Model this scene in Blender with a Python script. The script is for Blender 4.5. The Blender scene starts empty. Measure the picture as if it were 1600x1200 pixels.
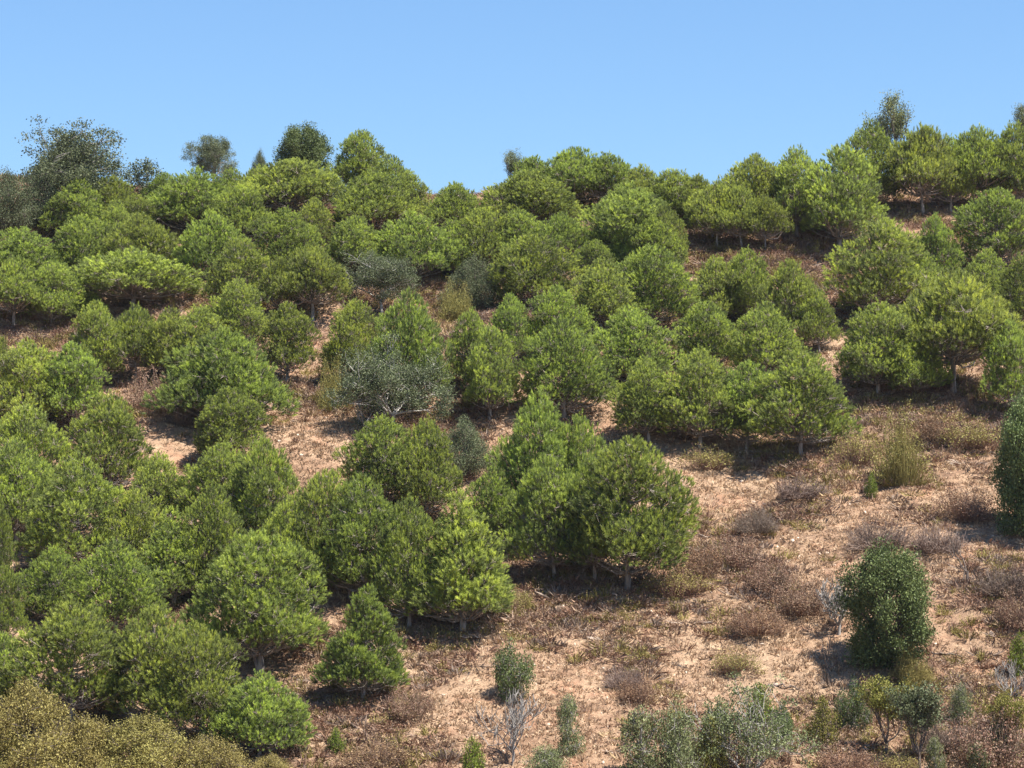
import bpy, math
import numpy as np
from mathutils import Vector, noise as mnoise

R = math.radians
scene = bpy.context.scene
col = scene.collection

# ------------------------------------------------------------------ camera, sky, sun, exposure
F = 4316.0                       # focal length in pixels of a 1600 px wide picture
PITCH = R(3.5)
cam_d = bpy.data.cameras.new('camera'); cam = bpy.data.objects.new('camera', cam_d); col.objects.link(cam)
cam.location = (0, 0, 0)
cam.rotation_euler = (R(90) + PITCH, 0, 0)
cam_d.sensor_fit = 'HORIZONTAL'; cam_d.sensor_width = 36.0; cam_d.lens = 36.0 * F / 1600.0
cam_d.clip_start = 0.5; cam_d.clip_end = 9000
scene.camera = cam

SUN_EL, SUN_AZ = R(63), R(118)   # azimuth clockwise from +Y (the viewing direction)
w = bpy.data.worlds.new('World'); scene.world = w; w.use_nodes = True
nt = w.node_tree; nt.nodes.clear()
sky = nt.nodes.new('ShaderNodeTexSky'); sky.sky_type = 'NISHITA'; sky.sun_disc = False
sky.sun_elevation = SUN_EL; sky.sun_rotation = SUN_AZ
sky.altitude = 1800; sky.air_density = 1.45; sky.dust_density = 0.0; sky.ozone_density = 10.0
bg = nt.nodes.new('ShaderNodeBackground'); bg.inputs['Strength'].default_value = 0.068
wo = nt.nodes.new('ShaderNodeOutputWorld')
nt.links.new(sky.outputs[0], bg.inputs[0]); nt.links.new(bg.outputs[0], wo.inputs[0])

sd = bpy.data.lights.new('sun', 'SUN'); sd.energy = 5.0; sd.angle = R(0.53); sd.color = (1.0, 0.955, 0.88)
so = bpy.data.objects.new('sun', sd); col.objects.link(so)
sdir = Vector((math.sin(SUN_AZ) * math.cos(SUN_EL), math.cos(SUN_AZ) * math.cos(SUN_EL), math.sin(SUN_EL)))
so.rotation_euler = sdir.to_track_quat('Z', 'Y').to_euler(); so.location = (60, -60, 120)

scene.view_settings.view_transform = 'Standard'; scene.view_settings.look = 'None'
scene.view_settings.exposure = 1.30; scene.view_settings.gamma = 1.0

# ------------------------------------------------------------------ terrain function
rg0 = np.random.default_rng(5)
_tab = {}
def vnoise(x, y, seed=0):
    """smooth value noise, vectorised, range about -1..1"""
    if seed not in _tab: _tab[seed] = np.random.default_rng(100 + seed).uniform(-1, 1, (256, 256))
    T = _tab[seed]
    x = np.asarray(x, float); y = np.asarray(y, float)
    xi = np.floor(x).astype(int); yi = np.floor(y).astype(int)
    fx = x - xi; fy = y - yi
    fx = fx * fx * (3 - 2 * fx); fy = fy * fy * (3 - 2 * fy)
    a = T[xi & 255, yi & 255]; b = T[(xi + 1) & 255, yi & 255]
    c = T[xi & 255, (yi + 1) & 255]; d = T[(xi + 1) & 255, (yi + 1) & 255]
    return (a * (1 - fx) + b * fx) * (1 - fy) + (c * (1 - fx) + d * fx) * fy

CRX = np.array([-400, -38, -24, -6, 14, 24, 38, 60, 400.])
CRZ = np.array([20, 29.6, 29.3, 27.0, 26.6, 28.4, 31.0, 32, 25.])
def ground_base(x, y):
    x = np.asarray(x, float); y = np.asarray(y, float)
    up = -9.2 + (y - 120) * 0.429
    crest = np.interp(x, CRX, CRZ) - 0.10 * np.clip(y - 205, 0, None)
    crest = np.maximum(crest, -25)
    k = 2.2
    h = np.clip(0.5 + 0.5 * (crest - up) / k, 0, 1)
    hill = crest * (1 - h) + up * h - k * h * (1 - h)
    near = -2.0 - 0.26 * np.clip(y + 5, 0, None)             # the slope the camera stands on
    near = np.where(y < -5, -2.0 + 0.02 * (y + 5), near)
    return np.maximum(hill, near)
def ground(x, y):
    x = np.asarray(x, float); y = np.asarray(y, float)
    z = ground_base(x, y)
    fade = np.clip((y - 80) / 25, 0, 1) * np.clip((1500 - y) / 500, 0, 1)
    n = 0.75 * vnoise(x / 13 + 3, y / 13, 1) + 0.32 * vnoise(x / 4.3, y / 4.3 + 9, 2) \
        + 0.13 * vnoise(x / 1.5, y / 1.5, 3) + 0.06 * vnoise(x / 0.6, y / 0.6, 4)
    # the low bank under the right-hand pines
    bank = 0.9 * np.exp(-((x - 22.5) / 6.5) ** 2 - ((y - 165.5) / 2.6) ** 2)
    return z + fade * n + bank * fade

def ray(px, py):
    a = (px - 800) / F; b = (600 - py) / F
    d = np.array([a, math.cos(PITCH) - b * math.sin(PITCH), math.sin(PITCH) + b * math.cos(PITCH)])
    return d
def at(px, py):
    """the point of the hillside seen at (px, py)"""
    d = ray(px, py); d = d / d[1]
    ys = np.arange(85, 260, 0.12)
    g = ground(d[0] * ys, ys) - d[2] * ys
    k = np.nonzero(g >= 0)[0]
    if len(k) == 0:
        k = [int(np.argmax(ground(d[0] * ys, ys) / ys))]
    y = ys[k[0]]
    return np.array([d[0] * y, y, float(ground(d[0] * y, y))])

# ------------------------------------------------------------------ mesh building
class MB:
    def __init__(s): s.v = []; s.f3 = []; s.f4 = []; s.t = []; s.n = 0
    def add(s, v, f, tint=0.5):
        v = np.asarray(v, float).reshape(-1, 3); f = np.asarray(f, int)
        s.v.append(v); (s.f3 if f.shape[1] == 3 else s.f4).append(f + s.n)
        s.t.append(np.full(len(v), tint) if np.isscalar(tint) else np.asarray(tint, float))
        s.n += len(v)
    def tube(s, pts, rad, sides=5, tint=0.5):
        pts = np.asarray(pts, float); n = len(pts)
        rad = np.broadcast_to(rad, (n,)) if np.isscalar(rad) else np.asarray(rad)
        tan = np.gradient(pts, axis=0); tan /= np.linalg.norm(tan, axis=1, keepdims=True) + 1e-9
        ref = np.array([1., 0, 0]) if abs(tan[0][0]) < 0.8 else np.array([0, 1., 0])
        u = np.cross(tan, ref); u /= np.linalg.norm(u, axis=1, keepdims=True) + 1e-9
        v = np.cross(tan, u)
        a = np.arange(sides) * 2 * math.pi / sides
        ring = pts[:, None] + rad[:, None, None] * (np.cos(a)[None, :, None] * u[:, None] + np.sin(a)[None, :, None] * v[:, None])
        i = np.arange(n - 1)[:, None] * sides; j = np.arange(sides)[None]; j2 = (j + 1) % sides
        f = np.stack([i + j, i + j2, i + sides + j2, i + sides + j], -1).reshape(-1, 4)
        s.add(ring.reshape(-1, 3), f, tint)
    def arrays(s):
        return np.concatenate(s.v), s.f3, s.f4, np.concatenate(s.t)
    def mesh(s, name, mat, smooth=False, scale=None):
        me = bpy.data.meshes.new(name)
        v = np.concatenate(s.v)
        if scale is not None: v = v * np.asarray(scale)
        f3 = np.concatenate(s.f3) if s.f3 else np.zeros((0, 3), int)
        f4 = np.concatenate(s.f4) if s.f4 else np.zeros((0, 4), int)
        me.vertices.add(len(v)); me.vertices.foreach_set('co', v.astype(np.float32).ravel())
        loops = np.concatenate([f3.ravel(), f4.ravel()]).astype(np.int32)
        me.loops.add(len(loops)); me.loops.foreach_set('vertex_index', loops)
        st = np.concatenate([np.arange(len(f3)) * 3, len(f3) * 3 + np.arange(len(f4)) * 4]).astype(np.int32)
        me.polygons.add(len(st)); me.polygons.foreach_set('loop_start', st)
        if smooth: me.polygons.foreach_set('use_smooth', np.ones(len(st), bool))
        me.update(calc_edges=True)
        at_ = me.attributes.new('tint', 'FLOAT', 'POINT')
        at_.data.foreach_set('value', np.concatenate(s.t).astype(np.float32))
        me.materials.append(mat)
        return me

def link(name, me, parent=None):
    o = bpy.data.objects.new(name, me); col.objects.link(o)
    if parent is not None: o.parent = parent
    return o
def tag(o, label=None, cat=None, group=None, kind=None):
    if label: o['label'] = label
    if cat: o['category'] = cat
    if group: o['group'] = group
    if kind: o['kind'] = kind
    return o

# ------------------------------------------------------------------ materials
def newmat(name):
    m = bpy.data.materials.new(name); m.use_nodes = True; m.node_tree.nodes.clear(); return m, m.node_tree
def ramp(nt, stops, src):
    r = nt.nodes.new('ShaderNodeValToRGB')
    while len(r.color_ramp.elements) > len(stops): r.color_ramp.elements.remove(r.color_ramp.elements[-1])
    while len(r.color_ramp.elements) < len(stops): r.color_ramp.elements.new(0.5)
    for e, (p, c) in zip(r.color_ramp.elements, stops): e.position = p; e.color = (*c, 1)
    nt.links.new(src, r.inputs[0]); return r
def foliage_mat(name, stops, trans=0.35, rough=0.55, var=0.25, hue=0.02):
    m, nt = newmat(name); N = nt.nodes.new; L = nt.links.new
    a = N('ShaderNodeAttribute'); a.attribute_name = 'tint'
    oi = N('ShaderNodeObjectInfo')
    r = ramp(nt, stops, a.outputs['Fac'])
    hs = N('ShaderNodeHueSaturation')
    mr = N('ShaderNodeMapRange'); L(oi.outputs['Random'], mr.inputs[0]); mr.inputs[3].default_value = 1 - var; mr.inputs[4].default_value = 1 + var
    mh = N('ShaderNodeMapRange'); wn = N('ShaderNodeTexWhiteNoise'); wn.noise_dimensions = '1D'; L(oi.outputs['Random'], wn.inputs['W']); L(wn.outputs['Value'], mh.inputs[0]); mh.inputs[3].default_value = 0.5 + hue * 0.4; mh.inputs[4].default_value = 0.5 - hue * 1.6
    L(mr.outputs[0], hs.inputs['Value']); L(mh.outputs[0], hs.inputs['Hue']); L(r.outputs[0], hs.inputs['Color'])
    p = N('ShaderNodeBsdfPrincipled'); p.inputs['Roughness'].default_value = rough
    p.inputs['Specular IOR Level'].default_value = 0.18
    L(hs.outputs[0], p.inputs['Base Color'])
    t = N('ShaderNodeBsdfTranslucent'); L(hs.outputs[0], t.inputs['Color'])
    mx = N('ShaderNodeMixShader'); mx.inputs[0].default_value = trans
    L(p.outputs[0], mx.inputs[1]); L(t.outputs[0], mx.inputs[2])
    o = N('ShaderNodeOutputMaterial'); L(mx.outputs[0], o.inputs[0])
    return m
def bark_mat(name, c1, c2, scale=6):
    m, nt = newmat(name); N = nt.nodes.new; L = nt.links.new
    tc = N('ShaderNodeTexCoord'); mp = N('ShaderNodeMapping'); mp.inputs['Scale'].default_value = (1, 1, 0.25)
    L(tc.outputs['Object'], mp.inputs[0])
    n = N('ShaderNodeTexNoise'); n.inputs['Scale'].default_value = scale; n.inputs['Detail'].default_value = 6
    L(mp.outputs[0], n.inputs['Vector'])
    r = ramp(nt, [(0.35, c1), (0.65, c2)], n.outputs[0])
    p = N('ShaderNodeBsdfPrincipled'); p.inputs['Roughness'].default_value = 0.9; L(r.outputs[0], p.inputs['Base Color'])
    b = N('ShaderNodeBump'); b.inputs['Strength'].default_value = 0.8; b.inputs['Distance'].default_value = 0.03
    L(n.outputs[0], b.inputs['Height']); L(b.outputs[0], p.inputs['Normal'])
    o = N('ShaderNodeOutputMaterial'); L(p.outputs[0], o.inputs[0]); return m

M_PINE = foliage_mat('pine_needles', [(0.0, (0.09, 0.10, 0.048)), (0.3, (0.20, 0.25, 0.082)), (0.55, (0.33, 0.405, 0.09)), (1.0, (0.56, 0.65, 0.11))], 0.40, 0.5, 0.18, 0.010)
M_OAK = foliage_mat('oak_leaves', [(0.0, (0.058, 0.072, 0.036)), (0.6, (0.115, 0.14, 0.065)), (1.0, (0.23, 0.255, 0.14))], 0.2, 0.6, 0.12, 0.01)
M_HOLM = foliage_mat('dark_oak_leaves', [(0.0, (0.05, 0.072, 0.027)), (0.6, (0.115, 0.16, 0.05)), (1.0, (0.22, 0.28, 0.10))], 0.2, 0.5, 0.12, 0.01)
M_GREYG = foliage_mat('grey_green_leaves', [(0.0, (0.085, 0.105, 0.045)), (0.6, (0.17, 0.195, 0.08)), (1.0, (0.29, 0.31, 0.15))], 0.2, 0.6, 0.1, 0.01)
M_YEL = foliage_mat('yellow_green_leaves', [(0.0, (0.10, 0.11, 0.02)), (0.6, (0.22, 0.22, 0.045)), (1.0, (0.36, 0.33, 0.09))], 0.25, 0.6, 0.1, 0.01)
M_OLIVE = foliage_mat('olive_brown_leaves', [(0.0, (0.15, 0.13, 0.04)), (0.55, (0.30, 0.265, 0.078)), (1.0, (0.46, 0.42, 0.14))], 0.25, 0.7, 0.1, 0.01)
M_LIME = foliage_mat('fresh_green_leaves', [(0.0, (0.07, 0.11, 0.015)), (0.6, (0.16, 0.22, 0.03)), (1.0, (0.28, 0.34, 0.07))], 0.3, 0.6, 0.1, 0.01)
M_DRYLEAF = foliage_mat('dry_leaves', [(0.0, (0.13, 0.075, 0.040)), (0.55, (0.24, 0.15, 0.080)), (1.0, (0.40, 0.28, 0.16))], 0.15, 0.8, 0.15, 0.01)
M_GRASS = foliage_mat('dry_grass', [(0.0, (0.25, 0.17, 0.11)), (0.45, (0.47, 0.32, 0.20)), (1.0, (0.64, 0.49, 0.335))], 0.25, 0.8, 0.0, 0.0)
M_SCRUB = foliage_mat('dead_scrub', [(0.0, (0.12, 0.068, 0.042)), (0.35, (0.24, 0.14, 0.085)), (0.7, (0.28, 0.20, 0.145)), (1.0, (0.38, 0.28, 0.15))], 0.1, 0.85, 0.12, 0.01)
M_MAUVE = foliage_mat('grey_twigs', [(0.0, (0.13, 0.092, 0.07)), (0.6, (0.24, 0.18, 0.14)), (1.0, (0.38, 0.30, 0.235))], 0.05, 0.85, 0.1, 0.01)
M_BARK = bark_mat('pine_bark', (0.16, 0.125, 0.105), (0.40, 0.34, 0.29))
M_PALEBARK = bark_mat('pale_bark', (0.15, 0.135, 0.12), (0.33, 0.30, 0.27))
M_TWIST = bark_mat('grey_white_bark', (0.30, 0.28, 0.25), (0.60, 0.56, 0.51))
M_DARKBARK = bark_mat('dark_bark', (0.07, 0.05, 0.04), (0.18, 0.14, 0.115))
M_STONE = bark_mat('stone', (0.35, 0.25, 0.18), (0.68, 0.56, 0.44), 3)

def ground_mat():
    m, nt = newmat('dry_hillside'); N = nt.nodes.new; L = nt.links.new
    g = N('ShaderNodeNewGeometry')
    def noi(s, d=8, r=0.6):
        n = N('ShaderNodeTexNoise'); n.inputs['Scale'].default_value = s; n.inputs['Detail'].default_value = d
        n.inputs['Roughness'].default_value = r; L(g.outputs['Position'], n.inputs['Vector']); return n
    n1 = noi(0.16, 6, 0.55); n2 = noi(1.1, 8, 0.68); n3 = noi(7, 6, 0.7); n4 = noi(0.5, 5, 0.6)
    base = ramp(nt, [(0.36, (0.21, 0.125, 0.08)), (0.5, (0.30, 0.20, 0.133)), (0.62, (0.37, 0.27, 0.18))], n1.outputs[0])
    mid = ramp(nt, [(0.34, (0.14, 0.088, 0.06)), (0.47, (0.32, 0.20, 0.125)), (0.66, (0.54, 0.385, 0.245))], n2.outputs[0])
    mix = N('ShaderNodeMix'); mix.data_type = 'RGBA'; mix.inputs[0].default_value = 0.5
    L(base.outputs[0], mix.inputs[6]); L(mid.outputs[0], mix.inputs[7])
    fine = ramp(nt, [(0.35, (0.55, 0.50, 0.48)), (0.5, (0.95, 0.93, 0.92)), (0.68, (1.25, 1.22, 1.18))], n3.outputs[0])
    mul = N('ShaderNodeMix'); mul.data_type = 'RGBA'; mul.blend_type = 'MULTIPLY'; mul.inputs[0].default_value = 0.8
    L(mix.outputs[2], mul.inputs[6]); L(fine.outputs[0], mul.inputs[7])
    red = ramp(nt, [(0.55, (0, 0, 0)), (0.70, (1, 1, 1))], n4.outputs[0])
    mr = N('ShaderNodeMix'); mr.data_type = 'RGBA'
    sc = N('ShaderNodeMath'); sc.operation = 'MULTIPLY'; sc.inputs[1].default_value = 0.55
    L(red.outputs[0], sc.inputs[0]); L(sc.outputs[0], mr.inputs[0])
    L(mul.outputs[2], mr.inputs[6]); mr.inputs[7].default_value = (0.37, 0.185, 0.11, 1)
    p = N('ShaderNodeBsdfPrincipled'); p.inputs['Roughness'].default_value = 0.95; p.inputs['Specular IOR Level'].default_value = 0.1
    L(mr.outputs[2], p.inputs['Base Color'])
    ad = N('ShaderNodeMath'); ad.operation = 'ADD'; L(n2.outputs[0], ad.inputs[0]); L(n3.outputs[0], ad.inputs[1])
    b = N('ShaderNodeBump'); b.inputs['Strength'].default_value = 0.9; b.inputs['Distance'].default_value = 0.16
    L(ad.outputs[0], b.inputs['Height']); L(b.outputs[0], p.inputs['Normal'])
    o = N('ShaderNodeOutputMaterial'); L(p.outputs[0], o.inputs[0]); return m
M_GROUND = ground_mat()

# ------------------------------------------------------------------ the hillside: one sheet
def axis(lo, hi, step, out_lo, out_hi):
    a = list(np.arange(lo, hi + 1e-6, step)); s = step
    b = []; x = lo; t = step
    while x > out_lo: t *= 1.25; x -= t; b.append(x)
    c = []; x = hi; t = step
    while x < out_hi: t *= 1.25; x += t; c.append(x)
    return np.array(b[::-1] + a + c)
gx = axis(-46, 50, 0.3, -4000, 4000); gy = axis(104, 224, 0.3, -1500, 5000)
X, Y = np.meshgrid(gx, gy); Z = ground(X, Y)
mb = MB(); nx = len(gx); ny = len(gy)
i = np.arange(ny - 1)[:, None] * nx; j = np.arange(nx - 1)[None]
mb.add(np.stack([X, Y, Z], -1), np.stack([i + j, i + j + 1, i + nx + j + 1, i + nx + j], -1).reshape(-1, 4))
hill = link('hillside', mb.mesh('hillside', M_GROUND, smooth=True)); hill['kind'] = 'structure'

# ------------------------------------------------------------------ vegetation generators
def unit(v): return v / (np.linalg.norm(v, axis=-1, keepdims=True) + 1e-9)
def rdirs(rg, n): return unit(rg.normal(size=(n, 3)))

def needle_tufts(mb, rg, pos, axes, tint, n=20, L=0.20, W=0.021, shoot=0.20, size=None):
    """brushes of needles round short upright shoots"""
    m = len(pos); size = np.ones(m) if size is None else size
    ax = np.repeat(axes, n, 0); P = np.repeat(pos, n, 0); sz = np.repeat(size, n)[:, None]
    r = rdirs(rg, m * n); perp = unit(r - (r * ax).sum(1, keepdims=True) * ax)
    th = rg.uniform(0.15, 0.80, (m * n, 1))
    d = ax * np.cos(th) + perp * np.sin(th)
    b = P + ax * rg.uniform(0, shoot, (m * n, 1)) * sz
    side = unit(unit(np.cross(d, ax)) + 0.45 * rdirs(rg, m * n)) * W * sz
    ln = L * rg.uniform(0.7, 1.15, (m * n, 1)) * sz
    v = np.stack([b - side * 0.5, b + side * 0.5, b + d * ln * 0.75 + side * 0.45, b + d * ln - side * 0.1], 1).reshape(-1, 3)
    k = np.arange(m * n)[:, None] * 4
    tt = np.repeat(tint, n) + rg.normal(0, 0.06, m * n)
    mb.add(v, k + np.array([[0, 1, 2, 3]]), np.repeat(np.clip(tt, 0, 1), 4))
def leaves(mb, rg, pos, tint, L=0.075, W=0.045, up=0.3):
    m = len(pos)
    d = unit(rdirs(rg, m) + np.array([0, 0, up])); s = unit(np.cross(d, rdirs(rg, m)))
    l = L * rg.uniform(0.6, 1.2, (m, 1)); ww = W * rg.uniform(0.7, 1.2, (m, 1))
    v = np.stack([pos, pos + d * l * 0.5 + s * ww * 0.5, pos + d * l, pos + d * l * 0.5 - s * ww * 0.5], 1).reshape(-1, 3)
    k = np.arange(m)[:, None] * 4
    mb.add(v, k + np.array([[0, 1, 2, 3]]), np.repeat(np.clip(tint, 0, 1), 4))

def curve(a, b, rg, bend=0.12, n=5, sag=0.0):
    t = np.linspace(0, 1, n)[:, None]; L = np.linalg.norm(b - a)
    p = a + (b - a) * t + np.array([0, 0, -sag * L]) * (4 * t * (1 - t))
    p[1:-1] += rg.normal(0, bend * L * 0.35, (n - 2, 3)); return p

def lobes(rg, H, W, nl, cb, shape, lr):
    """centres and radii of the foliage masses at the branch ends"""
    out = []; ph = rg.uniform(0, 6.28, 3); tries = 0
    while len(out) < nl and tries < 9000:
        tries += 1
        first = shape in ('egg', 'cone', 'dome') and len(out) < nl * 0.16 and tries < 220
        t = rg.uniform(0.72, 1.0) if first else rg.uniform(0, 1)
        if shape == 'egg': r = (1 - t ** 2.9) ** 0.62 * min(1, 0.74 + t * 1.2)
        elif shape == 'cone': r = (1 - t ** 1.25) ** 0.72 * min(1, 0.75 + t * 2.0)
        elif shape == 'dome': r = max(0, 1 - t ** 2.3) ** 0.6 * min(1, 0.72 + t * 1.5)
        elif shape == 'oval': r = (1 - abs(2 * t - 1) ** 3.2) ** 0.42
        else: r = math.sqrt(max(0, 1 - (2 * t - 1) ** 2))          # ball
        if not first and rg.uniform() > r + 0.12: continue
        az = rg.uniform(0, 6.283)
        rr = r * (1 + 0.17 * math.sin(2 * az + ph[0]) + 0.15 * math.sin(3 * az + ph[1] + 5 * t))
        dip = 1 - 0.11 * max(0, math.sin(3 * az + ph[2])) * min(1, r) * t
        R0 = lr * W * rg.uniform(0.7, 1.35) * (0.85 if first else 1)
        rad = max(0, rr * W / 2 - R0 * 0.85) * (rg.uniform(0.68, 1.16) if rg.uniform() < 0.82 else rg.uniform(0.2, 0.8))
        c = np.array([rad * math.cos(az), rad * math.sin(az), H * (cb + (1 - cb) * t * dip) - R0 * 0.7])
        c[2] = max(c[2], H * cb + R0 * 0.75)
        if any(np.linalg.norm((c - q[0]) * np.array([1, 1, 1.25])) < 0.48 * (R0 + q[1]) for q in out): continue
        out.append((c, R0))
    return out

def fit(meshes, H, W):
    """scale so that the template is exactly H tall and W wide"""
    v = np.concatenate([np.concatenate(m.v) for m in meshes if m.v])
    r = np.percentile(np.hypot(v[:, 0], v[:, 1]), 98.5); top = np.percentile(v[:, 2], 99.9)
    return (W / 2 / r, W / 2 / r, H / top)

def make_pine(seed, H, W, shape, cb=0.16, nl=84, tn=50, lr=0.125, twin=False):
    rg = np.random.default_rng(seed); cr = MB(); tr = MB()
    lb = lobes(rg, H, W, nl, cb, shape, lr)
    lean = rg.normal(0, 0.025, 2) * H
    def trunk_at(z): t = z / H; return np.array([lean[0] * t * t, lean[1] * t * t, z])
    zs = np.linspace(-0.3, H * 0.8, 9); tp = np.array([trunk_at(z) for z in zs]) + rg.normal(0, 0.03, (9, 3)) * [1, 1, 0]
    tp[0] = tp[1] * [1, 1, 0] + [0, 0, -0.35]
    tr.tube(tp, np.interp(zs, [-0.3, 0.3, H * 0.8], [0.23, 0.175, 0.035]) * (H / 7) ** 0.5, 8)
    if twin:
        q = np.array([[0.10, 0.05, 0], [0.35, 0.1, H * 0.12], [0.8, 0.2, H * 0.35], [1.1, 0.2, H * 0.6]]); tr.tube(q, [0.12, 0.11, 0.08, 0.03], 6)
    for c, R0 in lb:
        hz = np.hypot(c[0], c[1]); z0 = np.clip(c[2] - hz * rg.uniform(0.25, 0.6), H * cb * 0.85, H * 0.78)
        b0 = trunk_at(z0); p = curve(b0, c, rg, 0.10, 5, 0.08)
        tr.tube(p, np.linspace(0.055, 0.022, 5) * (0.7 + 0.15 * hz), 4)
        out = unit(np.array([c[0], c[1], 0.0])) * min(1, hz / (W * 0.25))
        d = rdirs(rg, int(tn * 2.3 * (R0 / (lr * W)) ** 2))
        keep = (d @ unit(out * 0.8 + np.array([0, 0, 1.0]))) > rg.uniform(-0.55, 0.3, len(d))
        d = d[keep]
        sh = rg.uniform(0.55, 1.08, (len(d), 1)) * (1 + 0.18 * vnoise(d[:, :1] * 3 + seed, d[:, 1:2] * 3 + d[:, 2:] * 2, 6))
        pos = c + d * R0 * sh * np.array([1.12, 1.12, 0.92])
        ax = unit(d * 0.75 + out * 0.35 + np.array([0, 0, 0.8]) + rg.normal(0, 0.2, d.shape))
        lob_t = rg.normal(0, 0.09)
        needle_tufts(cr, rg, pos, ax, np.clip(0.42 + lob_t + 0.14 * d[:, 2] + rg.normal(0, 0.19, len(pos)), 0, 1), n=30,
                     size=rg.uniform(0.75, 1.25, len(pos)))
        for q in pos[rg.integers(0, len(pos), 9)]:
            tr.tube(curve(c + rg.normal(0, 0.05, 3), q, rg, 0.15, 3), [0.016, 0.012, 0.006], 3)
    # bare dead twigs low in the crown
    for k in range(70):
        z = rg.uniform(H * cb * 0.8, H * (cb + 0.30)); az = rg.uniform(0, 6.28); L = rg.uniform(0.18, 0.47) * W
        a = trunk_at(z); b = a + np.array([math.cos(az) * L, math.sin(az) * L, rg.uniform(-0.1, 0.35) * L])
        tr.tube(curve(a, b, rg, 0.2, 5), [0.026, 0.02, 0.015, 0.010, 0.006], 3)
        for q in range(3):
            e = a + (b - a) * rg.uniform(0.4, 1.0); tr.tube(curve(e, e + rg.normal(0, 0.28, 3), rg, 0.2, 3), [0.010, 0.008, 0.005], 3)
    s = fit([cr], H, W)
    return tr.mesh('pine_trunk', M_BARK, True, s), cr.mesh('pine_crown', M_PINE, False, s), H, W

def grow(rg, mb, p, d, L, r, lev, tips, kids=(3, 4), spread=0.75, upb=0.15, wob=0.22, shrink=0.68, minr=0.006):
    n = 5; pts = [p]; dd = d
    for k in range(n - 1):
        dd = unit(dd + rg.normal(0, wob, 3) + np.array([0, 0, upb * 0.5])); pts.append(pts[-1] + dd * L / (n - 1))
    pts = np.array(pts); mb.append((pts, np.maximum(np.linspace(r, r * 0.55, n), minr), 6 if lev > 2 else 4 if lev > 1 else 3))
    if lev <= 0: tips.append((pts[-1], dd)); return
    for k in range(rg.integers(kids[0], kids[1] + 1)):
        t = 1.0 if k == 0 else rg.uniform(0.35, 0.95)
        q = pts[0] + 0; idx = t * (n - 1); i0 = min(int(idx), n - 2); q = pts[i0] + (pts[i0 + 1] - pts[i0]) * (idx - i0)
        nd = unit(dd + rg.normal(0, spread, 3) * np.array([1, 1, 0.8]) + np.array([0, 0, upb]))
        grow(rg, mb, q, nd, L * shrink * rg.uniform(0.75, 1.2), r * 0.55, lev - 1, tips, kids, spread, upb, wob, shrink, minr)

def make_open_tree(seed, H, W, mat, bark, nleaf=26, clump=0.26, stems=4, lev=3, leaf=0.075, trunk=0.5, upb=0.15, spread=0.7, bare=0.0, minr=0.009, tw=1.0, kids=(3, 4)):
    """spreading tree or bush whose leaves sit in clumps at the twig ends"""
    rg = np.random.default_rng(seed); tr = MB(); cr = MB(); tips = []
    paths = []
    if trunk > 0: paths.append((np.array([[0, 0, -0.3], [0.02, 0, trunk * 0.1], [0.03, 0.01, trunk * 0.25]]), np.array([0.2, 0.15, 0.12]) * tw, 7))
    for k in range(stems):
        az = (k + rg.uniform(-0.3, 0.3)) * 6.283 / stems; el = rg.uniform(0.35, 1.2)
        d = np.array([math.cos(az) * math.cos(el), math.sin(az) * math.cos(el), math.sin(el)])
        grow(rg, paths, np.array([0, 0, max(trunk * 0.25 - 0.02, -0.05)]), d, 0.42, (0.085 if trunk > 0 else 0.035) * tw, lev, tips, kids, spread, upb, minr=minr)
    av = np.concatenate([p[0] for p in paths]); rr = np.percentile(np.hypot(av[:, 0], av[:, 1]), 97)
    sk = (W / 2 / rr, W / 2 / rr, H / np.percentile(av[:, 2], 99.8))
    for p, r, sd_ in paths: tr.tube(p * np.asarray(sk), r, sd_)
    if mat is None: return tr.mesh('bare_branches', bark, True), None, H, W
    for p, d in tips:
        if rg.uniform() < bare: continue
        p = p * np.asarray(sk); n = int(nleaf * rg.uniform(0.5, 1.5))
        pos = p + rg.normal(0, clump * 0.5, (n, 3)) * np.array([1, 1, 0.7])
        pos[:, 2] = np.maximum(pos[:, 2], 0.05)
        leaves(cr, rg, pos, 0.5 + rg.normal(0, 0.12) + rg.normal(0, 0.2, n), leaf, leaf * 0.6)
    return tr.mesh('oak_trunk', bark, True), cr.mesh('oak_crown', mat), H, W

def make_dense(seed, H, W, mat, bark, shape='egg', cb=0.04, nl=34, nleaf=330, leaf=0.085, lr=0.14, twigs=14, trunk_r=0.09, hollow=0.55):
    """dense leafy bush or evergreen oak"""
    rg = np.random.default_rng(seed); tr = MB(); cr = MB()
    for c, R0 in lobes(rg, H, W, nl, cb, shape, lr):
        z0 = np.clip(c[2] * 0.5 - 0.1, 0, H * 0.7); a = np.array([rg.normal(0, 0.06), rg.normal(0, 0.06), z0])
        tr.tube(curve(a, c, rg, 0.15, 5, 0.04), np.linspace(trunk_r * 0.4, trunk_r * 0.16, 5), 4)
        n = int(nleaf * (R0 / (lr * W)) ** 2); d = rdirs(rg, n)
        pos = c + d * R0 * rg.uniform(hollow, 1.12, (n, 1)) * (1 + 0.25 * vnoise(d[:, :1] * 4, d[:, 1:2] * 4 + d[:, 2:] * 3, 7))
        pos[:, 2] = np.maximum(pos[:, 2], 0.03)
        leaves(cr, rg, pos, 0.5 + rg.normal(0, 0.08) + rg.normal(0, 0.2, n), leaf, leaf * 0.55, 0.5)
        for q in pos[rg.integers(0, n, twigs)]:
            tr.tube(curve(c, c + (q - c) * 1.12, rg, 0.15, 3), [0.012, 0.009, 0.005], 3)
    tr.tube(np.array([[0, 0, -0.3], [0, 0, H * 0.3], [0.03, 0, H * 0.72]]), [trunk_r * 1.2, trunk_r, trunk_r * 0.3], 7)
    s = fit([cr], H, W)
    return tr.mesh('bush_stem', bark, True, s), cr.mesh('bush_crown', mat, False, s), H, W

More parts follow.
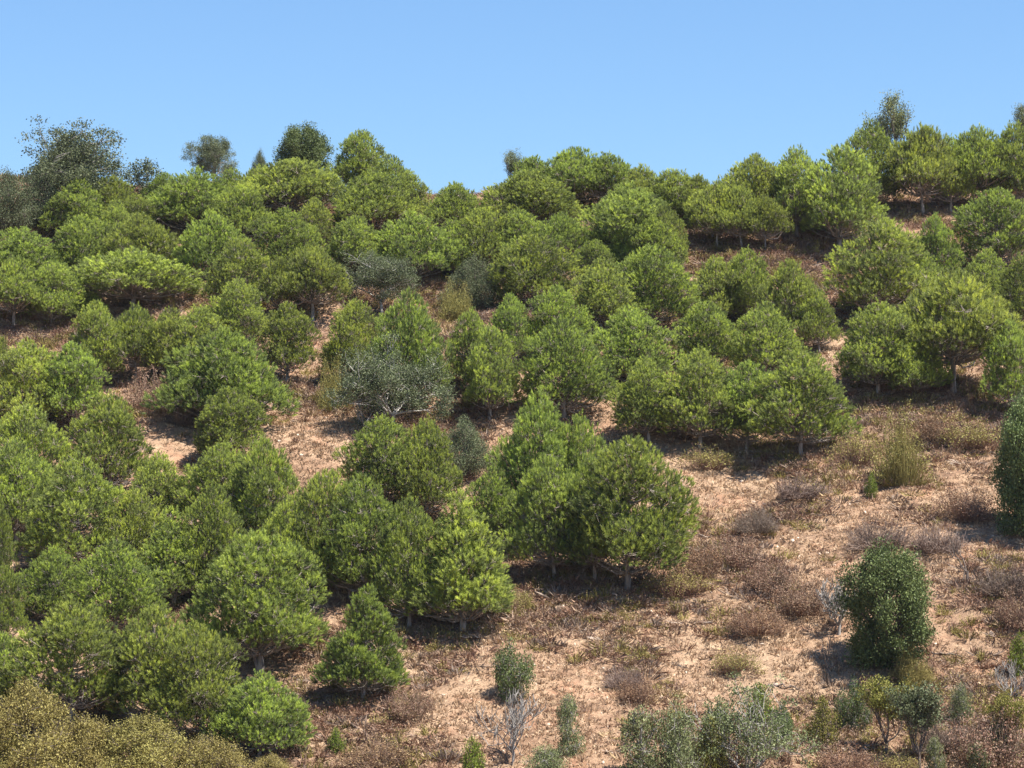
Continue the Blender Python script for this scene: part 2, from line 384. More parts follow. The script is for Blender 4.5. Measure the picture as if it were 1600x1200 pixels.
def make_twiggy(seed, H, W, mat, n=420, leafmat=None, nl=0, w=0.010, droop=0.0):
    """fan of fine dead twigs rising from the ground"""
    rg = np.random.default_rng(seed); tr = MB(); cr = MB()
    ph = rg.uniform(0, 6.28, 2)
    for k in range(n):
        az = rg.uniform(0, 6.283); rr = math.sqrt(rg.uniform()) * (1 + 0.2 * math.sin(2 * az + ph[0]) + 0.15 * math.sin(3 * az + ph[1]))
        top = H * (1 - 0.6 * rr ** 2) * rg.uniform(0.35, 1.0) * (1 + 0.3 * math.sin(2 * az + ph[1]))
        a = np.array([math.cos(az) * rr * W * 0.30, math.sin(az) * rr * W * 0.30, -0.04])
        b = np.array([math.cos(az) * rr * W * 0.5, math.sin(az) * rr * W * 0.5, top])
        p = curve(a, b, rg, 0.22, 4); tt = 0.5 + rg.normal(0, 0.22)
        tr.tube(p, [w, w * 0.9, w * 0.7, w * 0.4], 3, float(np.clip(tt, 0, 1)))
        for q in range(3):
            e = p[rg.integers(1, 4)]; f = e + rg.normal(0, 0.10, 3) * [1, 1, 0.8] + [0, 0, 0.06]
            tr.tube(np.array([e, (e + f) / 2 + rg.normal(0, 0.01, 3), f]), [w * 0.6, w * 0.5, w * 0.3], 3, float(np.clip(tt, 0, 1)))
        if nl:
            pos = b + rg.normal(0, 0.09, (nl, 3)); pos[:, 2] = np.maximum(pos[:, 2], 0.02)
            leaves(cr, rg, pos, 0.5 + rg.normal(0, 0.22, nl), 0.06, 0.035)
    return tr.mesh('twigs', mat, False), (cr.mesh('sparse_leaves', leafmat) if nl else None), H, W

used = set()
def place(tpl, names, root, px, top, base, wd, label, cat, group=None, rot=None, rg=rg0, hmul=1.0, dz=0.0):
    tm, cm, H, W = tpl
    P = at(px, base); d = P[1]
    row = 600 - F * math.tan(math.atan2(P[2], P[1]) - PITCH)
    h = (row - top) * d / F * hmul; ww = wd * d / F
    e = bpy.data.objects.new(root, None); col.objects.link(e)
    e.empty_display_size = 0.5
    e.location = (P[0], P[1], P[2] - 0.05 + dz); e.rotation_euler = (0, 0, rg.uniform(0, 6.283) if rot is None else rot)
    if group: e.rotation_euler[0] = rg.normal(0, 0.035); e.rotation_euler[1] = rg.normal(0, 0.035)
    e.scale = (ww / W, ww / W, (h + 0.05) / H)
    if tm: link(names[0], tm, e)
    if cm: link(names[1], cm, e)
    if label in used: print('DUP LABEL', label)
    used.add(label)
    tag(e, label, cat, group)
    return e

# ------------------------------------------------------------------ pines
PINE = {
    'e': [make_pine(s, 7.2, 6.2, 'egg', 0.15) for s in (11, 12, 13, 14, 15, 16)],
    'c': [make_pine(s, 7.2, 5.4, 'cone', 0.13, 84) for s in (21, 22, 23)],
    'd': [make_pine(s, 5.6, 6.2, 'dome', 0.12, 92) for s in (31, 32, 33, 34, 35)],
    'u': [make_pine(s, 5.6, 6.2, 'dome', 0.28, 80) for s in (36, 37, 38)],
    't': [make_pine(41, 7.2, 6.4, 'egg', 0.15, 96, twin=True)],
}
# centre, top, foot, crown width (pixels of the photograph), form, label
PINES = [
 (405,1052,1184,138,'e','bright round little pine at the bottom, beside the olive-brown bushes'),
 (567,918,1096,124,'c','lone notched pine on the bare slope below the dense stand'),
 (408,832,1052,202,'t','big twin-trunked pine at the foot of the left stand'),
 (314,978,1166,144,'e','broad pine directly behind the small bright one at the bottom'),
 (236,950,1150,150,'e','pointed pine rising behind the middle of the olive-brown bushes'),
 (112,938,1130,190,'e','wide pine behind the tallest olive-brown bush, bottom left'),
 (2,990,1120,90,'e','cut-off pine at the left edge just above the olive bushes'),
 (180,845,1000,128,'e','rounded pine above the wide bottom-left pine, dark at its right foot'),
 (82,855,985,104,'e','narrower pine just left of the rounded one, by a red soil gap'),
 (2,885,1015,70,'e','sliver of pine at the left edge, below a dark shaded gap'),
 (-4,775,930,56,'e','narrow dark pine cut by the left edge, above the shaded gap'),
 (122,712,905,160,'e','tall broad pine with a peaked top above the paired rounded pines'),
 (205,765,915,96,'e','yellowish pine shoulder to shoulder with the tall peaked one'),
 (272,795,948,106,'c','sparse pine showing a thin trunk over red soil'),
 (333,760,935,104,'e','loose greyish pine between the sparse one and the twin-trunked pine'),
 (240,708,830,98,'e','small pine just under the pink clearing on the left'),
 (343,692,840,126,'e','pine with bright top at the lower end of the pink clearing'),
 (418,684,880,130,'e','bright-topped pine left of the big pink clearing'),
 (574,745,945,150,'e','very bright topped pine in the middle of the dense central stand'),
 (492,735,930,120,'e','dull green pine between the bright-topped pines of the central stand'),
 (640,780,982,120,'e','pine at the stand edge with a small pale trunk foot'),
 (724,770,992,158,'c','conical pine at the front right corner of the central stand'),
 (598,650,800,124,'e','pine with a pointed tip just under the pale-limbed oak'),
 (667,655,820,108,'e','rounder pine beside the grey low oak, right of the pointed tip'),
 (360,605,730,116,'e','compact bright pine by the pink clearing, under the wide dome'),
 (170,612,780,132,'e','vivid rounded pine left of the strip of pink soil'),
 (42,632,800,128,'e','yellow-green pine near the left edge below the dark hollow'),
 (26,690,850,130,'e','low spreading pine at the left edge, under the yellow-green one'),
 (68,735,880,66,'e','little pine tucked left of the tall peaked pine'),
 (346,515,668,190,'d','wide domed pine with a leaning pale trunk over grey brush'),
 (42,532,680,130,'d','flat-topped pine at the left above the dark hollow'),
 (116,535,672,120,'e','tall rounded pine right of the dark hollow on the left'),
 (-6,520,660,70,'e','bright cut-off pine at the left edge above the dark hollow'),
 (152,470,606,92,'e','darker slim pine, first of four in a short line'),
 (212,476,600,94,'e','second of the four in line, with a pale trunk foot'),
 (260,482,596,98,'e','third of the four in line, bushy and low'),
 (314,476,592,98,'e','last and brightest of the four in line'),
 (374,435,550,92,'e','greyish pine above the wide domed pine'),
 (450,472,596,96,'e','dark layered pine at the upper end of the pink clearing'),
 (488,380,502,116,'d','full crowned pine on a thin straight pale trunk'),
 (434,400,502,72,'e','small bright pine touching the thin-trunked one'),
 (376,370,490,98,'e','rounded pine just left of the small bright one'),
 (208,387,488,176,'d','very wide flat pine with bare pale limbs under its crown'),
 (22,400,512,96,'e','pine with a pale trunk standing in dry brush at left edge'),
 (80,410,510,84,'e','pine whose right side slopes to the short line of four'),
 (138,455,496,48,'e','tiny pine between the wide flat pine and its left neighbour'),
 (330,330,440,104,'d','brightest pine of the upper left, over a black shaded gap'),
 (134,337,440,116,'d','dull domed pine under the big grey skyline oak'),
 (222,333,438,104,'d','domed pine left of the brightest upper one'),
 (30,355,440,124,'d','low bright domed pine at the upper left edge'),
 (180,313,400,66,'e','small pine peeping up under the skyline oak right side'),
 (118,280,380,92,'e','bushy pine overlapping the foot of the big skyline oak'),
 (172,275,366,90,'d','domed pine right of the big skyline oak'),
 (214,304,380,60,'e','little dark pine below the brown patch on the ridge'),
 (302,262,366,136,'d','broad ridge pine left of the umbrella-shaped one'),
 (374,290,380,92,'d','flat pine below the ridge with grey lower branches'),
 (262,268,350,70,'e','ridge pine just right of the brown patch'),
 (462,247,352,156,'d','umbrella-shaped ridge pine with arching grey limbs'),
 (404,257,340,80,'d','low ridge pine left of the umbrella-shaped one'),
 (362,262,332,60,'e','small ridge pine under the faint grey tree'),
 (558,203,310,92,'e','dark pointed pine standing highest on the left ridge'),
 (608,240,330,72,'e','second darker pine right of the pointed ridge pine'),
 (584,268,368,140,'d','wide pine under the dark pointed ridge pine'),
 (640,265,350,58,'e','last pine before the ridge dips to bare sky'),
 (446,325,440,104,'e','full green pine below the umbrella-shaped pine'),
 (492,308,390,62,'e','small bright tuft of pine right under the umbrella-shaped one'),
 (552,337,430,104,'d','flat bright pine left of a row of bright crowns'),
 (642,330,440,122,'d','bright domed pine in front of the ridge dip'),
 (706,340,436,76,'d','small bright domed pine under the ridge dip'),
 (758,325,430,110,'d','dull yellow pine between the dip and the rounded ridge pine'),
 (828,265,360,134,'d','rounded bright pine below the central ridge line'),
 (712,285,366,96,'d','low olive-tinted pine at the right side of the ridge dip'),
 (812,328,420,104,'d','pine with bright flat top under the rounded ridge pine'),
 (878,330,425,82,'d','pine right of the bright flat top, below a bare trunk'),
 (838,365,486,118,'e','big vivid pine in the middle of the upper slope'),
 (896,228,335,116,'d','ridge pine with a tall bare pale trunk'),
 (832,244,330,90,'d','thin-topped ridge pine left of the tall bare trunk'),
 (952,238,330,96,'d','twin-peaked ridge pine right of the tall bare trunk'),
 (1003,256,340,80,'d','lower ridge pine stepping down towards the right dip'),
 (1050,264,350,92,'d','dark rounded ridge pine beside the right dip'),
 (980,285,408,150,'d','large umbrella pine below the central ridge'),
 (1040,318,430,66,'e','leafy pine at the right flank of the large umbrella pine'),
 (984,352,430,66,'e','bright little pine in front of the large umbrella pine'),
 (1022,340,440,76,'e','yellow-green pine left of the brown shelf'),
 (930,374,450,64,'e','small dull pine between the vivid pine and the umbrella pine'),
 (1120,282,389,88,'d','thin grey-green pine, leftmost of three trunks over the brown shelf'),
 (1158,290,390,80,'d','thin grey-green pine, middle of three trunks over the brown shelf'),
 (1196,302,392,66,'d','thin grey-green pine, rightmost of three trunks over the brown shelf'),
 (1182,240,350,96,'d','first pine where the ridge climbs again on the right'),
 (1245,226,370,100,'d','bulky ridge pine left of the big shadowed pine'),
 (1312,225,392,136,'e','big pine reaching down to the brown shelf, black shade beneath'),
 (1090,272,350,70,'d','low dark pine in the right dip of the ridge'),
 (1362,188,330,94,'d','ridge pine in front of the tall wispy tree'),
 (1440,194,338,122,'d','right ridge pine with crooked grey limbs over dark shade'),
 (1530,196,326,112,'d','right ridge pine with a forked pale trunk'),
 (1594,190,330,96,'d','ridge pine cut off at the right edge'),
 (1486,212,330,70,'d','dark ridge pine between the crooked-limbed and forked pines'),
 (1562,293,430,130,'e','bright peaked pine at the right edge below the ridge shade'),
 (1466,333,450,66,'e','small pointed pine between two big bright ones on the right'),
 (1384,340,506,146,'e','big bright pine right of the brown shelf'),
 (1442,388,500,80,'e','pine filling the gap right of the big bright one'),
 (1540,388,490,76,'e','round pine top above the widest right-hand pine'),
 (1490,420,613,192,'e','widest right-hand pine, on a thick pale trunk'),
 (1372,472,618,120,'e','pine with flame-like bright tips over the red bank'),
 (1428,520,618,112,'e','low sprawling pine over the red bank with bare grey base'),
 (1584,500,650,104,'e','dark low pine at the right edge beside the thick trunk'),
 (1596,396,520,80,'e','pine cut by the right edge, level with the widest one'),
 (1018,383,516,126,'e','large peaked pine right of centre, below the umbrella pine'),
 (940,405,522,104,'e','loose pine left of the large peaked one'),
 (1118,400,510,88,'e','bright pine at the foot of the brown shelf'),
 (1166,388,506,80,'e','pointed pine just right of the bright one by the shelf'),
 (1234,405,545,90,'e','rounded pine alone against the brown shelf'),
 (1280,448,552,62,'e','small dull pine right of the one against the shelf'),
 (1110,470,585,96,'e','pale green pine above the four front pines'),
 (1196,472,600,104,'e','pointed pine above the biggest front pine'),
 (990,478,612,118,'e','olive-tinted pine behind the left end of the front clump'),
 (868,447,570,98,'e','pointed bright pine behind the round paired pines'),
 (802,458,580,76,'e','slim bright pine with pointed tip beside the yellow scrub'),
 (740,482,612,76,'e','dull slim pine at the edge of the straw strip'),
 (766,510,655,98,'e','round fronted pine, left of the central round pair'),
 (882,497,658,124,'e','larger round pine of the central pair, bare soil at its right'),
 (1013,560,692,108,'e','leftmost pine of the clump above the open slope'),
 (1094,545,700,132,'e','second pine of the clump above the open slope'),
 (1168,565,705,118,'e','third pine of the clump above the open slope'),
 (1250,545,712,156,'e','rightmost and biggest pine of the clump above the open slope'),
 (556,468,604,92,'e','left one of two vivid pines behind the sprawling oak'),
 (636,455,640,108,'e','right, taller one of two vivid pines behind the sprawling oak'),
 (842,617,850,150,'e','tall peaked pine behind the three front pines with bare trunks'),
 (905,650,850,110,'e','pine squeezed behind the tallest front pine'),
 (866,712,904,128,'e','left pine of the three front pines with bare trunks'),
 (930,712,906,112,'e','middle pine of the three front pines, thin trunk mostly hidden'),
 (980,685,924,190,'e','largest front pine with thick pale trunk beside the open slope'),
 (768,730,862,90,'e','small pine left of the three front pines, above a dark hollow'),
 (545,800,935,90,'e','low pine under the very bright topped one'),
 (448,775,930,96,'e','greyish pine right behind the twin-trunked pine'),
 (296,930,1000,1,'x',''),
]
G_P = 'pines planted on the hillside'
cnt = {}
for (px, tp, bs, wd, k, lb) in PINES:
    if k == 'x': continue
    if k == 'e' and (bs - tp) / wd < 0.98: k = 'd'
    if k == 'd' and (bs - tp) / wd > 1.12: k = 'e'
    if k != 't' and bs < 620 and any(q in lb for q in ('trunk', 'limbs', 'hollow')) and 'behind' not in lb and tp < 545: k = 'u'
    i = cnt.get(k, 0); cnt[k] = i + 1
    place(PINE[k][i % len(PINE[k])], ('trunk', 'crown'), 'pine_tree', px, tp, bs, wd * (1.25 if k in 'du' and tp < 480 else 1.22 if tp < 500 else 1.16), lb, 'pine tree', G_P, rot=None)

# ------------------------------------------------------------------ oaks and other trees
TC = ('trunk', 'crown')
OPEN = [make_open_tree(s, 5.2, 7.2, M_OAK, M_PALEBARK, 78, 0.42, 7, 3, 0.12, 0.9, 0.10, tw=1.1, kids=(3, 5)) for s in (51, 52)]
TWIST = [make_open_tree(s, 5.2, 7.2, M_OAK, M_TWIST, 72, 0.44, 7, 3, 0.12, 0.9, 0.10, tw=0.9, kids=(3, 5), minr=0.012) for s in (58, 59)]
GREYOAK = [make_dense(s, 5.0, 6.5, M_OAK, M_DARKBARK, 'dome', 0.08, 60, 440, 0.13, 0.115, 12, 0.12, 0.3) for s in (53, 54)]
HOLM = [make_dense(s, 6.0, 4.9, M_HOLM, M_DARKBARK, 'oval', 0.02, 90, 600, 0.14, 0.13, 8, 0.12, 0.15) for s in (55, 56)]
WISP = make_open_tree(57, 5.5, 4.5, M_GREYG, M_DARKBARK, 34, 0.45, 6, 3, 0.12, 1.0, 0.45, 0.5)
OAKS = [
 (OPEN[0],116,198,345,236,'big open grey oak on the left ridge with sky showing through','oak'),
 (GREYOAK[0],8,262,366,140,'grey-green oak cut off at the left edge under the ridge','oak'),
 (GREYOAK[1],70,250,360,120,'dense lower oak in front of the big open ridge oak','oak'),
 (OPEN[1],334,216,290,96,'faint grey tree top behind the left ridge pines','oak'),
 (GREYOAK[0],406,232,292,46,'tiny dark tree top between the faint grey tree and the round oak','oak'),
 (HOLM[0],474,192,292,112,'dark round oak standing on the left ridge','oak'),
 (WISP,1396,148,270,88,'tall wispy grey tree, highest thing on the right ridge','tree'),
 (WISP,1600,164,260,60,'wispy grey tree cut off at the top right edge','tree'),
 (WISP,800,236,310,52,'thin wispy tree at the left end of the central ridge line','tree'),
 (TWIST[0],612,533,672,182,'sprawling oak with white twisted limbs in the middle of the hill','oak'),
 (TWIST[1],598,396,490,140,'grey oak with bare crooked limbs above the vivid pair of pines','oak'),
 (GREYOAK[1],726,650,748,126,'low grey-green oak left of the tall peaked pine','oak'),
 (GREYOAK[0],742,396,486,96,'pale dusty bush-like oak beside the straw strip','oak'),
 (HOLM[1],1614,608,836,140,'dark oak cut off at the right edge above the open slope','oak'),
 (HOLM[0],1387,848,1046,164,'dark egg-shaped holm oak alone on the open slope','oak'),
]
for (t, px, tp, bs, wd, lb, ct) in OAKS:
    place(t, TC, 'oak_tree' if ct == 'oak' else 'wispy_tree', px, tp, bs, wd, lb, ct)

# ------------------------------------------------------------------ bushes
BR = {
 'holm': make_dense(61, 2.4, 2.6, M_HOLM, M_PALEBARK, 'ball', 0.05, 26, 260, 0.11, 0.17, 14, 0.05),
 'grey': make_dense(62, 2.6, 2.8, M_GREYG, M_PALEBARK, 'egg', 0.03, 28, 280, 0.10, 0.17, 10, 0.05),
 'grey2': make_dense(63, 2.4, 2.0, M_GREYG, M_PALEBARK, 'egg', 0.03, 22, 240, 0.10, 0.18, 10, 0.05),
 'yel': make_dense(64, 1.8, 2.2, M_YEL, M_DARKBARK, 'egg', 0.03, 22, 180, 0.10, 0.17, 12, 0.04),
 'lime': make_dense(65, 1.6, 1.8, M_LIME, M_DARKBARK, 'egg', 0.03, 20, 160, 0.10, 0.18, 8, 0.04),
 'olive': make_dense(66, 3.2, 4.4, M_OLIVE, M_DARKBARK, 'dome', 0.02, 80, 560, 0.075, 0.10, 14, 0.06, 0.1),
 'olive2': make_dense(67, 3.0, 4.4, M_OLIVE, M_DARKBARK, 'dome', 0.02, 76, 560, 0.075, 0.11, 14, 0.06, 0.1),
 'twig': make_open_tree(68, 2.8, 4.0, M_GREYG, M_PALEBARK, 44, 0.26, 9, 3, 0.09, 0.0, 0.1, 0.8, 0.5, 0.012),
 'small': make_open_tree(69, 2.8, 2.2, M_YEL, M_DARKBARK, 30, 0.28, 5, 3, 0.10, 0.7, 0.3, 0.6, 0.1, tw=0.5),
 'small2': make_open_tree(70, 3.2, 2.2, M_OAK, M_DARKBARK, 40, 0.32, 5, 3, 0.11, 1.0, 0.3, 0.6, 0.1, tw=0.5),
 'broom': make_twiggy(71, 2.2, 2.0, M_OLIVE, 380, M_OLIVE, 7, 0.010),
 'mauve': make_twiggy(72, 1.3, 2.2, M_MAUVE, 460, None, 0, 0.011),
 'brown': make_twiggy(73, 1.1, 1.9, M_SCRUB, 320, M_DRYLEAF, 8, 0.010),
 'brown2': make_twiggy(74, 1.2, 2.0, M_SCRUB, 300, M_SCRUB, 9, 0.010),
 'olivetwig': make_twiggy(75, 1.1, 1.8, M_SCRUB, 260, M_OLIVE, 10, 0.009),
}
SC = ('stems', 'foliage')
BUSH = [
 ('olive',48,1066,1236,190,'tallest olive-brown bush in the bottom left corner'),
 ('olive2',128,1120,1240,140,'olive-brown bush just right of the tallest corner one'),
 ('olive',226,1118,1246,180,'wide sandy bush below the pointed pine at the bottom'),
 ('olive2',330,1150,1250,150,'low sandy bush at the foot of the bright little pine'),
 ('olive',420,1180,1250,110,'lowest sandy bush, right end of the bottom left thicket'),
 ('olive2',0,1130,1245,120,'golden bush filling the very bottom left corner'),
 ('holm',798,998,1098,88,'dark round bush on the bare slope above a dead tree'),
 ('grey2',888,1084,1182,48,'thin upright bush right of the dead tree'),
 ('grey',1058,1092,1222,92,'right lobe of the pale grey-green bushes at the bottom'),
 ('grey2',1002,1104,1222,88,'left, paler grey-green bush at the bottom edge'),
 ('grey',852,1162,1222,92,'pale bush cut by the bottom edge under the thin upright one'),
 ('lime',738,1152,1216,58,'fresh green bush at the bottom left of the dead tree'),
 ('lime',526,1136,1180,36,'tiny green bush alone below the notched pine'),
 ('twig',1166,1072,1218,190,'large tangle of grey twigs with green leaves at the bottom'),
 ('lime',1192,1066,1140,58,'yellow-green top poking out of the grey twig tangle'),
 ('holm',1124,1088,1170,60,'dark leafy bush at the left of the grey twig tangle'),
 ('yel',1286,1088,1162,62,'yellow bush right of the grey twig tangle'),
 ('holm',1334,1058,1146,58,'blue-green bush below the egg-shaped holm oak'),
 ('small',1384,1066,1178,72,'open yellowish sapling with a thin stem under the holm oak'),
 ('small2',1436,1074,1206,84,'small dark-stemmed tree at the bottom right'),
 ('broom',1424,1010,1072,74,'brown-green bush at the right foot of the holm oak'),
 ('grey',1502,1064,1132,46,'grey-green bush right of the small dark-stemmed tree'),
 ('brown2',1546,1084,1200,110,'greyish wide bush near the bottom right corner'),
 ('lime',1596,988,1056,50,'green bush cut by the right edge over bare twigs'),
 ('grey2',1530,1160,1220,44,'small green bush at the bottom right edge'),
 ('small',1580,1090,1190,60,'dry open shrub in the bottom right corner'),
 ('holm',1592,796,838,56,'little dark bush under the dark oak at the right edge'),
 ('broom',1408,640,756,84,'tall yellowish broom on the upper open slope'),
 ('lime',1361,738,778,26,'tiny dark green shrub below the tall yellowish broom'),
 ('olivetwig',1336,650,724,58,'olive shrub at the right foot of the front clump'),
 ('olivetwig',1102,684,732,64,'olive shrub under the second pine of the front clump'),
 ('mauve',1376,788,856,92,'big grey-brown heap of dead twigs above the holm oak'),
 ('mauve',1466,800,862,86,'rounded grey dead shrub right of the biggest twig heap'),
 ('brown2',1508,742,812,84,'rusty brown shrub left of the dark edge oak'),
 ('mauve',1254,730,778,82,'grey dead shrub below the red soil scar'),
 ('brown2',1150,820,890,84,'dark brown shrub right of the largest front pine'),
 ('brown',1096,834,900,70,'rusty shrub touching the largest front pine'),
 ('brown2',1206,862,924,74,'second dark brown shrub on the slope right of the front pines'),
 ('olivetwig',1060,868,930,84,'olive and brown shrub at the right foot of the thick trunk'),
 ('mauve',1180,774,832,70,'grey wispy shrub on the pale soil above the brown shrubs'),
 ('brown2',1254,890,960,82,'brown shrub left of the bare dead tree'),
 ('brown',1180,930,990,80,'brown shrub in the centre of the open slope'),
 ('mauve',976,1028,1072,60,'small grey dead shrub on the lower pale soil'),
 ('brown',992,1046,1096,48,'upright rusty brown shrub above the grey-green bushes'),
 ('mauve',290,618,662,56,'grey brush heap at the leaning trunk of the domed pine'),
 ('brown2',235,560,640,70,'brown shrub under the trunk of the four in line'),
 ('broom',520,560,640,50,'yellow broom left of the sprawling oak'),
 ('broom',712,440,500,56,'straw-yellow broom on the strip above the centre'),
 ('olivetwig',1520,640,700,80,'reddish shrub on the bank under the right-hand pines'),
 ('brown',1460,640,690,84,'rusty shrub on the bank right of the yellowish broom'),
 ('olivetwig',1150,1000,1050,60,'thin greenish shrub on the sandy lower slope'),
 ('mauve',1576,860,930,90,'grey wispy brush near the right edge'),
 ('brown2',1590,900,980,60,'brown brush at the right edge above the green bush'),
 ('olivetwig',806,905,950,44,'dark green-brown shrub right of the conical stand-edge pine'),
 ('brown2',640,1060,1120,70,'brown brush patch below the notched pine right side'),
 ('yel',1112,1118,1214,60,'straw-green bush between the grey-green lobes and the twig tangle'),
 ('mauve',1478,1092,1172,76,'grey dead brush between the small dark-stemmed tree and the corner'),
 ('brown',1326,1150,1216,96,'low brown brush at the bottom edge below the blue-green bush'),
 ('holm',1222,1094,1168,56,'dark leafy clump at the right of the grey twig tangle'),
 ('olivetwig',1396,1156,1214,60,'low olive brush left of the small dark-stemmed tree foot'),
 ('grey',1566,1112,1186,66,'dusty green bush in the bottom right thicket'),
 ('grey2',1462,1150,1216,44,'pale green bush right of the small dark-stemmed tree foot'),
 ('brown',590,1140,1200,110,'dull brown brush at the bottom below the tiny green bush'),
]
for (k, px, tp, bs, wd, lb) in BUSH:
    if k in ('olive', 'olive2'): wd *= 1.35
    if k in ('mauve', 'brown', 'brown2', 'olivetwig'): tp = bs - (bs - tp) * 0.72; wd = wd * 1.25
    place(BR[k], SC, 'bush' if k in ('olive', 'olive2', 'holm', 'grey', 'grey2', 'lime', 'yel') else 'shrub', px, tp, bs, wd, lb,
          'bush' if k in ('olive', 'olive2', 'holm', 'grey', 'grey2', 'lime', 'yel') else 'shrub')

# dead trees: bare branches only, one mesh each
def bare(name, seed, H, W, px, tp, bs, wd, bark, stems, label, lev=3, trunk=0.8, minr=0.012, cat='dead tree', upb=0.25):
    tm, _, h0, w0 = make_open_tree(seed, H, W, None, bark, stems=stems, lev=lev, trunk=trunk, spread=0.65, upb=upb, minr=minr, tw=0.45)
    P = at(px, bs); o = link(name, tm); o.location = P - np.array([0, 0, 0.03]); d = P[1]
    o.scale = (wd * d / F / w0, wd * d / F / w0, (bs - tp) * d / F / h0)
    tag(o, label, cat)
bare('dead_tree', 81, 2.6, 2.0, 1310, 902, 992, 76, M_PALEBARK, 8, 'bleached dead tree leaning against the egg-shaped holm oak', minr=0.016)
bare('dead_tree', 82, 3.2, 3.2, 800, 1076, 1196, 112, M_PALEBARK, 7, 'pale grey dead tree under the dark round bush', minr=0.016)
bare('dead_tree', 83, 2.0, 1.4, 1293, 984, 1056, 44, M_DARKBARK, 3, 'thin leafless sapling on the bare pink soil', 2, 0.7)
bare('dead_tree', 84, 2.2, 2.0, 1510, 832, 914, 64, M_DARKBARK, 2, 'crooked dark snag on the right of the open slope', 2, 1.0)
bare('dead_tree', 85, 1.6, 2.2, 1580, 1030, 1090, 70, M_PALEBARK, 5, 'grey leafless shrub under the green bush at right edge', 3, 0.2)
bare('dead_tree', 86, 1.8, 2.0, 570, 620, 676, 70, M_PALEBARK, 4, 'bare white branches at the left foot of the sprawling oak', 2, 0.3, 0.02)

def log(name, a, b, r, mat, label, rg=np.random.default_rng(9)):
    A = at(*a); B = at(*b); A[2] += r; B[2] += r; m = MB()
    m.tube(curve(A, B, rg, 0.10, 7), np.linspace(r, r * 0.45, 7), 7)
    for k in range(4):
        t = 0.3 + 0.18 * k; p = A + (B - A) * t; q = p + np.array([rg.normal(0, 0.3), rg.normal(0, 0.2), 0.25]); m.tube(curve(p, q, rg, 0.2, 4), [r * 0.4, r * 0.3, r * 0.2, r * 0.1], 4)
    tag(link(name, m.mesh(name, mat, True)), label, 'fallen branch')
log('fallen_branch', (1452, 1020), (1506, 1030), 0.06, M_DARKBARK, 'dark fallen branch right of the holm oak foot')
log('fallen_branch', (895, 1180), (907, 1166), 0.07, M_PALEBARK, 'short pale broken branch right of the thin upright bush')
log('fallen_branch', (1200, 1072), (1256, 1082), 0.05, M_DARKBARK, 'dark fallen branch above the grey twig tangle')
log('fallen_branch', (1050, 1040), (1076, 1046), 0.04, M_DARKBARK, 'short dark stick on the pale lower slope')
log('fallen_branch', (742, 1150), (786, 1142), 0.05, M_DARKBARK, 'arched dark branch left of the pale dead tree')

# ------------------------------------------------------------------ ground cover (stuff)
rg = np.random.default_rng(77)
def scatter(n, dens):
    x = rg.uniform(-44, 46, n * 5); y = rg.uniform(108, 212, n * 5)
    # keep what the valley side could show, denser where it is nearer
    k = (np.abs(x) < y * 0.215 + 3) & (rg.uniform(size=n * 5) < dens(x, y))
    x = x[k][:n]; y = y[k][:n]; return x, y, ground(x, y)
PATCH_BARE = [(1290, 890, 3.0), (1260, 1000, 3.6), (490, 680, 3.2), (1330, 1040, 2.2), (1300, 720, 1.6), (240, 620, 1.5), (1120, 1030, 2.6), (900, 1090, 2.5), (1420, 860, 2.5), (1530, 800, 2.2), (700, 1110, 2.4), (1180, 760, 2.0), (270, 690, 1.6)]
PATCH_DENSE = [(900, 950, 4.0), (1050, 940, 4.0), (1130, 870, 3.0), (1210, 900, 3.0), (800, 960, 3.0), (1400, 640, 3.5), (1500, 640, 4.0), (1240, 720, 3.0), (700, 1000, 2.5), (620, 1150, 3.0), (1500, 1100, 3.5), (1250, 410, 5.0), (500, 620, 2.0), (680, 450, 3), (1590, 960, 3), (1350, 1120, 3), (1440, 1150, 3), (1400, 1080, 2), (1560, 1150, 3), (560, 1100, 3), (1000, 1000, 3), (1250, 800, 2), (1150, 950, 3), (50, 515, 3), (230, 610, 1.8)]
PB = [(at(a, b), r) for a, b, r in PATCH_BARE]; PD = [(at(a, b), r) for a, b, r in PATCH_DENSE]
def patch(x, y, L):
    v = np.zeros_like(x)
    for p, r in L: v = np.maximum(v, np.exp(-(((x - p[0]) / r) ** 2 + ((y - p[1]) / (r * 1.2)) ** 2)))
    return v
def d_scrub(x, y):
    n = 0.5 + 0.25 * np.clip((y - 150) / 25, 0, 1) + 0.5 * vnoise(x / 3.2, y / 3.6, 11) + 0.3 * vnoise(x / 1.1, y / 1.1, 12)
    return np.clip((n - 0.35) * 0.9 + 0.8 * patch(x, y, PD) - 1.1 * patch(x, y, PB), 0.01, 1)
def d_grass(x, y):
    n = 0.7 + 0.5 * vnoise(x / 2.2, y / 2.6, 13)
    return np.clip(n + 0.2 * patch(x, y, PB), 0.1, 1) * np.where(y > 172, 0.3, 1) * np.where(x < -14, 0.4, 1)

